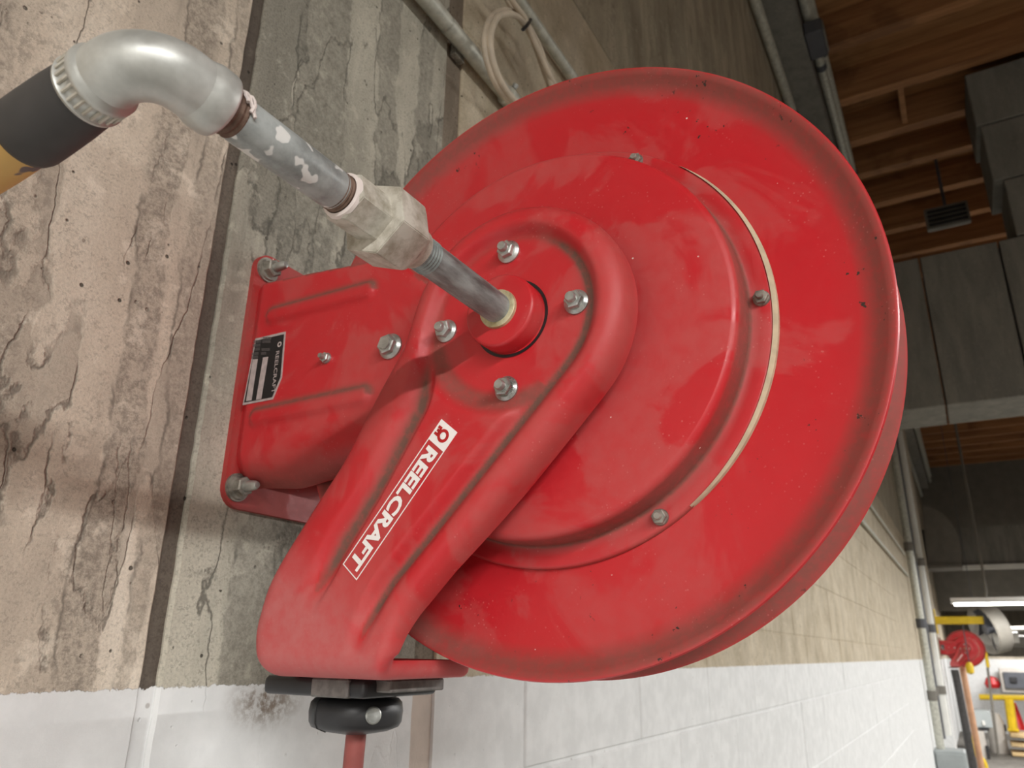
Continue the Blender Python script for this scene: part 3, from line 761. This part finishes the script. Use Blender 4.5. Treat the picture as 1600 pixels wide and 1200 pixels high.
o = obj('grip_ridge', bm, 'union', pipe); o.parent = elb
# supply hose with its rubber cuff
sup = thing('supply_hose', (XE, CY + .10, CZ - .04), 'yellow supply hose with black rubber cuff pushed over the elbow', 'hose')
HD = Vector((-.03, .985, -.17)).normalized(); h0 = E0 + LD * .0335
obj('cuff', L([(.0125, .000), (.0134, .000), (.0142, .0014), (.0147, .006), (.0153, .016), (.0157, .030), (.0158, .0395), (.0151, .0425), (.0130, .0432)], h0, HD, seg=48), 'rubber', sup, sharp=60)
d_ = HD
obj('hose_line', T([h0 + d_ * .04, h0 + d_ * .07, h0 + d_ * .11 + Vector((-.004, 0, -.002)), h0 + d_ * .16 + Vector((-.02, 0, -.01)), h0 + d_ * .20 + Vector((-.07, 0, -.04)), h0 + d_ * .21 + Vector((-.16, 0, -.12)), h0 + d_ * .20 + Vector((-.28, 0, -.3))], .0135, 28, 8), 'yellow_hose', sup)
# ================================================================== CONDUITS AND CABLES ON THE WALL
c1 = thing('conduit', (.8, W, .858), 'pale grey conduit running level along the wall, the lower one above the big reel', 'conduit')
obj('conduit_tube', T([(-5, W - .021, .862), (1, W - .021, .858), (9.85, W - .021, .858)], .0125, 20), 'conduit', c1)
obj('coupling', L([(.0125, -.024), (.0162, -.022), (.0162, .022), (.0125, .024)], (.885, W - .021, .858), X, seg=24), 'conduit', c1)
obj('set_screw', L([(0, 0), (.005, 0), (.005, .007), (0, .007)], (.868, W - .033, .870), (0, -.6, .8), seg=10), 'zinc', c1)
for x in (.70, 2.2, 4.0): obj('strap', L([(.0132, -.006), (.0132, .006)], (x, W - .021, .858), X, seg=20), 'conduit', c1)
for x in (.745,): obj('standoff', B(x - .012, x + .012, W - .010, W - .0005, .842, .874), 'bolt_dark', c1, smooth=False)
c2 = thing('conduit', (1.2, W, 1.1), 'pale grey conduit behind the cable coil, the upper one above the big reel', 'conduit')
obj('conduit_tube', T([(-5, W - .018, 1.10), (9.85, W - .018, 1.10)], .0105, 16), 'conduit', c2)
for x in (1.6, 3.4): obj('strap', L([(.0112, -.006), (.0112, .006)], (x, W - .018, 1.10), X, seg=16), 'conduit', c2)
def wp(u, v, y=W - .045): return on_wall(u, v, y)
coil = thing('cable_coil', tuple(wp(800, 170)), 'cream cables looped and tied to the upper conduit', 'cable')
for dy, shift in ((-.05, 0), (-.058, 9)):
    y_ = W + dy
    pl = [(822, 41), (806, 21 + shift * .4), (784, 17 + shift * .6), (765 + shift * .8, 32 + shift * .4), (757 + shift, 62), (762 + shift, 98), (776 + shift, 132), (798 + shift, 160), (830 + shift, 182), (862, 190), (874, 178), (868, 152), (856, 118), (838, 72), (822, 41)]
    obj('cable', T([wp(u, v, y_) for u, v in pl], .0052, 10, 6), 'cable', coil)
for pl, y_ in (([(775, -60), (792, 0), (812, 22), (824, 42), (838, 78), (850, 112), (858, 140), (855, 200)], W - .036), ([(770, -60), (800, 0), (819, 26), (826, 44), (846, 90), (858, 116), (870, 138), (885, 170)], W - .062),
               ([(826, 40), (842, 70), (851, 95), (860, 118), (866, 150), (860, 190)], W - .05)):
    obj('cable', T([wp(u, v, y_) for u, v in pl], .0046, 10, 6), 'cable', coil)
obj('cable_tie', T([wp(817, 46, W - .07), wp(823, 40, W - .072), wp(829, 31, W - .055), wp(826, 34, W - .03), wp(819, 44, W - .03), wp(817, 46, W - .07)], .003, 8, 4), 'black', coil)
# services along the top of the wall
for z, r_, y_, lab in ((3.47, .03, W - .04, 'lowest grey service pipe along the top of the wall under the ledge'), (3.78, .03, .29, 'thin grey service pipe strapped to the face of the ledge'), (3.90, .04, .28, 'thick grey service pipe just under the roof joists')):
    s = thing('service_pipe', (6, y_, z), lab, 'pipe')
    obj('pipe_run', T([(1, y_, z), (23, y_, z)], r_, 12), 'conduit', s)
    for x in (3.2, 4.6, 6.2, 8): obj('strap', L([(r_ * 1.15, -.03), (r_ * 1.15, .03)], (x, y_, z), X, seg=12), 'dark_grey', s)
s = thing('junction_box', (4.25, .25, 3.72), 'small grey junction box on the ledge beneath the joists', 'box')
obj('box_body', B(4.1, 4.35, .22, .329, 3.63, 3.735, bev=.008), 'dark_grey', s); obj('box_cover', B(4.12, 4.33, .212, .22, 3.645, 3.72), 'dim_grey', s)
s = thing('drooping_cable', (3.6, .26, 3.95), 'black cable crossing the ledge near the top edge', 'cable')
obj('cable_run', T([(3.25, .44, 3.42), (3.35, .30, 3.55), (3.5, .22, 3.70), (3.7, .19, 3.84), (3.9, .12, 3.92), (4.10, .04, 3.985)], .012, 8, 5), 'black', s)
s = thing('wall_vent', (7.0, -.30, 4.0), 'dark louvred vent box hung below the joists above the lintel', 'vent')
obj('vent_frame', B(6.5, 6.56, -.52, -.20, 3.36, 3.56, bev=.01), 'dim_grey', s)
obj('hanger', T([(6.53, -.36, 3.55), (6.53, -.36, 4.02)], .012, 8), 'dark_grey', s)
for k in range(4): obj('louvre', B(6.485, 6.50, -.50, -.22, 3.385 + .04 * k, 3.405 + .04 * k), 'black', s, smooth=False)
# ================================================================== FIXTURES
def strip_light(x, y, z, lx, ly, label, group=None):
    s = thing('strip_light', (x, y, z + .09), label, 'light', group)
    bm = bmesh.new(); a, b = lx / 2, ly / 2
    vs = [(-.06, .09), (.06, .09), (.06, .045), (.10, .015), (.095, .015), (-.095, .015), (-.10, .015), (-.06, .045)]
    along = lx > ly; le = (lx if along else ly) / 2
    e0 = []; e1 = []
    for p, h in vs:
        for sgn, lst in ((-1, e0), (1, e1)):
            lst.append(bm.verts.new((x + (sgn * le if along else p), y + (p if along else sgn * le), z + h)))
    n = len(vs)
    for i in range(n): bm.faces.new([e0[i], e0[(i + 1) % n], e1[(i + 1) % n], e1[i]])
    bm.faces.new(e0); bm.faces.new(e1[::-1]); bmesh.ops.recalc_face_normals(bm, faces=bm.faces)
    obj('housing', bm, 'white_paint', s, smooth=False)
    for d in (-.045, .045):
        A = (x - le + .04, y + d, z) if along else (x + d, y - le + .04, z); Bp = (x + le - .04, y + d, z) if along else (x + d, y + le - .04, z)
        obj('tube', T([A, Bp], .018, 10), 'tube', s)
    for d in (-.7, .7):
        q = (x + le * d, y) if along else (x, y + le * d)
        obj('hanger_rod', T([(q[0], q[1], z + .09), (q[0], q[1], 4.27)], .005, 6), 'dark_grey', s)
for i, (x, y) in enumerate(NEAR_ROW):
    strip_light(x, y, 1.28, 2.4, .2, 'white twin-tube strip light hanging in a row over the aisle', 'aisle strip lights')
strip_light(13.55, -.75, .745, .2, 1.9, 'bright twin-tube strip light hanging across above the distant red reel')
# ================================================================== FAR END OF THE AISLE
def copy_tree(o, parent=None):
    c = o.copy(); COL.objects.link(c); c.parent = parent
    for ch in list(o.children): copy_tree(ch, c)
    return c
far = copy_tree(reel); far.location = (12.52, .41, .01 + H)
far['label'] = 'distant red hose reel on the pilaster at the far end of the wall'
def simple(name, parts, label, cat, loc, group=None):
    s = thing(name, loc, label, cat, group)
    for nm, bm, mat in parts: obj(nm, bm, mat, s)
    return s
bh = thing('hanging_hose', (12.45, .26, -1.4), 'black hose hanging straight down below the distant red reel', 'hose')
obj('hose_line', T([(12.36, .275, -.16), (12.36, .265, -.5), (12.36, .25, -1.38)], .05, 10, 4), 'rubber', bh)
obj('hose_end', L([(0, 0), (.07, 0), (.08, .06), (.05, .12), (0, .12)], (12.36, .25, -1.5), (0, 0, 1), seg=14), 'red_plain', bh)
bh = thing('hanging_hose', (12.6, .18, -1.4), 'tan hose hanging beside the black hose below the distant reel', 'hose')
obj('hose_line', T([(12.6, .185, -.10), (12.55, .175, -.6), (12.5, .16, -1.4)], .04, 10, 4), 'brown_hose', bh)
obj('hook', L([(0, 0), (.045, 0), (.045, .08), (0, .1)], (12.6, .17, -.10), (0, 0, 1), seg=12), 'white_paint', bh)
for x, r_, m, lab, top in ((10.02, .042, 'conduit', 'thick grey vertical conduit dropping into the far switch box', 3.38), (10.6, .032, 'white_paint', 'pale vertical conduit beside the thick one at the far end', 3.38), (11.25, .03, 'dark_grey', 'dark vertical pipe next to the pale conduit at the far end', 3.38), (11.8, .055, 'white_paint', 'wide white downpipe beside the far pilaster', 3.38)):
    s = thing('vertical_pipe', (x, W - r_, -.9), lab, 'pipe')
    obj('pipe_run', T([(x, W - r_ * 1.3 - .012, -.93), (x, W - r_ * 1.3 - .012, top)], r_, 10), m, s)
    for z in (-.4, .35, 1.2): obj('strap', L([(r_ * 1.25, -.05), (r_ * 1.25, .05)], (x, W - r_ * 1.3 - .012, z), (0, 0, 1), seg=10), 'dark_grey' if z == .35 else 'dim_grey', s)
simple('switch_box', [('box_body', B(9.9, 10.25, .25, W, -1.45, -.93, bev=.015), 'grey_paint'), ('box_door', B(9.88, 9.9, .27, W - .02, -1.42, -.96, bev=.005), 'grey_paint'), ('latch', B(9.86, 9.88, .28, .30, -1.25, -1.15), 'dark_grey')], 'grey electrical switch box at the foot of the far conduits', 'box', (10.07, W, -1.45))
s = simple('jib_bracket', [('beam', B(12.3, 12.4, -.17, .41, .42, .52, bev=.008), 'yellow'), ('end_plate', B(12.28, 12.42, -.18, -.17, .40, .54), 'dark_grey'), ('wall_plate', B(12.29, 12.45, .395, .41, .3, .62), 'yellow')], 'yellow bracket beam sticking out above the distant reel', 'bracket', (12.35, .41, .3))
# tilted drum fan
fan = thing('drum_fan', (14.6, -.22, .1), 'grey tilted fan hanging right of the distant reel', 'fan')
fx_, fy_, fz_ = 14.6, -.26, .43; fa = Vector((-.45, .85, -.25)).normalized()
obj('shroud', L([(.36, -.12), (.38, -.10), (.38, .10), (.36, .12), (.35, .10), (.35, -.10), (.36, -.12)], (fx_, fy_, fz_), fa, seg=32), 'dim_grey', fan)
_, fu, fv = frame_of(fa)
for k in range(5):
    a = 2 * math.pi * k / 5; d = fu * math.cos(a) + fv * math.sin(a); e = (fu * -math.sin(a) + fv * math.cos(a)); c = Vector((fx_, fy_, fz_))
    bm = bmesh.new(); vs = [bm.verts.new(c + d * r_ + e * s_ + fa * h) for r_, s_, h in ((.05, -.03, -.02), (.33, -.10, -.04), (.33, .10, .04), (.05, .03, .02))]
    bm.faces.new(vs); bmesh.ops.solidify(bm, geom=bm.faces[:], thickness=.006); obj('blade', bm, 'dark_grey', fan, smooth=False)
obj('motor', L([(0, -.1), (.07, -.1), (.08, .08), (0, .1)], (fx_, fy_, fz_), fa, seg=16), 'dark_grey', fan)
obj('hanger', T([(fx_, fy_, fz_ + .38), (fx_, fy_ - .05, 1.0), (fx_, fy_ - .05, 4.27)], .02, 8), 'dim_grey', fan)
# pipes, rails and machines behind
def px_box(name, u0, v0, u1, v1, x, dx, mat, bev=.01):
    a = on_x(u0, v0, x); b = on_x(u1, v1, x); return (name, B(x, x + dx, b.y, a.y, b.z, a.z, bev=bev), mat)
simple('cross_pipe', [('pipe_run', T([on_x(1548, 1000, 18), on_x(1640, 1004, 18)], .11, 12), 'dim_grey'), ('joint', L([(0, -.1), (.16, -.1), (.16, .1), (0, .1)], on_x(1551, 998, 18), (0, 1, 0), seg=12), 'white_paint'), ('joint', L([(0, -.08), (.13, -.08), (.13, .08), (0, .08)], on_x(1584, 998, 18), (0, 1, 0), seg=12), 'white_paint')], 'grey pipe crossing the dark bay behind the fan', 'pipe', tuple(on_x(1590, 1000, 18)))
simple('cross_pipe', [('pipe_run', T([on_x(1550, 984, 18.6), on_x(1640, 983, 18.6)], .06, 10), 'dim_grey')], 'thin brown-grey rail above the crossing pipe in the bay', 'pipe', tuple(on_x(1590, 984, 18.6)))
struct('wall_bay', B(20.2, 20.4, -9, W, -H, .02), 'room_wall', smooth=False)
simple('guard_post', [('post', px_box('post', 1537, 1019, 1547, 1043, 15.5, .12, 'yellow')[1], 'yellow'), ('cap', L([(.07, 0), (.0, .22)], on_x(1542, 1019, 15.55), (0, 0, 1), seg=4), 'yellow'), ('stem', T([on_x(1543, 1043, 15.56), on_x(1560, 1180, 15.56)], .02, 8), 'dim_grey')], 'yellow pointed marker standing right of the distant reel', 'post', tuple(on_x(1560, 1180, 15.56)))
simple('float_marker', [('body', L([(0, 0), (.045, .02), (.05, .1), (.03, .15), (0, .16)], on_x(1517, 1054, 12.35), (0, 0, 1), seg=14), 'yellow'), ('cord', T([on_x(1517, 1050, 12.35), on_x(1517, 1050, 12.35) * 1 + Vector((0, 0, .415 - on_x(1517, 1050, 12.35).z))], .008, 6), 'dark_grey')], 'small yellow pendant hanging just right of the tan hose', 'pendant', tuple(on_x(1517, 1054, 12.35)))
p_ = px_box
simple('control_panel', [p_('cabinet', 1560, 1044, 1640, 1084, 19.6, .5, 'machine'), p_('panel', 1566, 1050, 1640, 1078, 19.56, .05, 'dark_grey'), p_('screen', 1577, 1058, 1590, 1067, 19.53, .04, 'black')], 'dark control panel with small black screen on the far machine', 'control panel', tuple(on_x(1600, 1084, 19.6)))
simple('alarm_bell', [('bell', L([(0, 0), (.12, .0), (.15, .08), (.10, .2), (0, .24)], on_x(1552, 1075, 19.8), (0, 0, 1), seg=16), 'red_plain'), p_('bracket', 1545, 1061, 1558, 1065, 19.7, .5, 'dim_grey')], 'small red bell shape on the far wall left of the control panel', 'bell', tuple(on_x(1552, 1077, 19.8)))
ra = simple('guard_rail', [('rail', T([on_x(1530, 1089, 16), on_x(1650, 1091, 16)], .045, 8), 'yellow'), ('post', T([on_x(1576, 1092, 16), on_x(1583, 1141, 16)], .07, 8), 'yellow'), ('foot', p_('foot', 1574, 1138, 1593, 1144, 15.95, .2, 'yellow')[1], 'yellow')], 'yellow guard rail in front of the far machines', 'railing', tuple(on_x(1583, 1144, 16)))
simple('red_cone', [('cone_body', L([(.14, 0), (.12, .03), (.05, .42), (0, .43)], on_x(1590, 1140, 16.4), (0, 0, 1), seg=16), 'red_plain')], 'red-orange marker standing right behind the yellow rail post', 'cone', tuple(on_x(1590, 1140, 16.4)))
simple('grey_machine', [p_('body', 1521, 1110, 1552, 1138, 15.2, .5, 'grey_paint'), p_('base', 1524, 1142, 1550, 1215, 15.1, .7, 'machine'), p_('slot', 1529, 1138, 1546, 1142, 15.15, .3, 'black'), p_('gauge', 1534, 1126, 1540, 1134, 15.17, .03, 'white_paint'), p_('lever', 1544, 1165, 1547, 1210, 15.06, .04, 'black')], 'grey box-shaped machine standing under the fan', 'machine', tuple(on_x(1535, 1215, 15.2)))
simple('tall_cylinder', [('body', L([(.0, 0), (.12, 0), (.13, .05), (.13, .75), (.09, .88), (0, .9)], on_x(1568, 1205, 16.15), (0, 0, 1), seg=20), 'machine'), ('cap', L([(0, 0), (.05, 0), (.05, .1), (0, .1)], on_x(1568, 1142, 16.15), (0, 0, 1), seg=10), 'dark_grey')], 'beige-grey upright tank beside the grey machine', 'tank', tuple(on_x(1568, 1205, 16.15)))
for k in range(4):
    v = 1146 + 15 * k
    simple('timber_board', [('board', px_box('b', 1578 + k * 1.5, v, 1660, v + 11, 15.7 - .03 * k, .6, 'pallet')[1], 'pallet')], ['topmost', 'second', 'third', 'lowest'][k] + ' pale timber board in the stack at the bottom right', 'board', tuple(on_x(1620, v + 11, 15.7)), 'pale boards stacked at the far right')
simple('yellow_hose_loop', [('hose_line', T([on_x(1518, 1150, 13.2), on_x(1521, 1168, 13.2), on_x(1527, 1180, 13.2), on_x(1536, 1188, 13.2), on_x(1541, 1200, 13.2)], .03, 8, 4), 'yellow')], 'short bright yellow hose curving at the foot of the tan hose', 'hose', tuple(on_x(1541, 1200, 13.2)))
# big round duct turned down beside the wall
d = thing('round_duct', (16.4, .2, 1.7), 'dark grey rounded duct bend beside the wall under the far beam', 'duct')
q_ = [on_x(1441, 800, 16.2), on_x(1446, 788, 16.2), on_x(1462, 795, 16.2), on_x(1482, 812, 16.2), on_x(1496, 832, 16.2), on_x(1502, 862, 16.2), on_x(1503, 886, 16.2), on_x(1450, 888, 16.2)]
bm = bmesh.new(); f_ = bm.faces.new([bm.verts.new(p) for p in q_]); r = bmesh.ops.extrude_face_region(bm, geom=[f_]); bmesh.ops.translate(bm, verts=[g for g in r['geom'] if isinstance(g, bmesh.types.BMVert)], vec=(.7, 0, 0)); bmesh.ops.recalc_face_normals(bm, faces=bm.faces)
obj('duct_body', bm, 'dim_grey', d, sharp=40)
obj('duct_flange', B(16.15, 16.25, on_x(1503, 886, 16.2).y, on_x(1450, 888, 16.2).y, 1.53, 1.59), 'dim_grey', d, smooth=False)
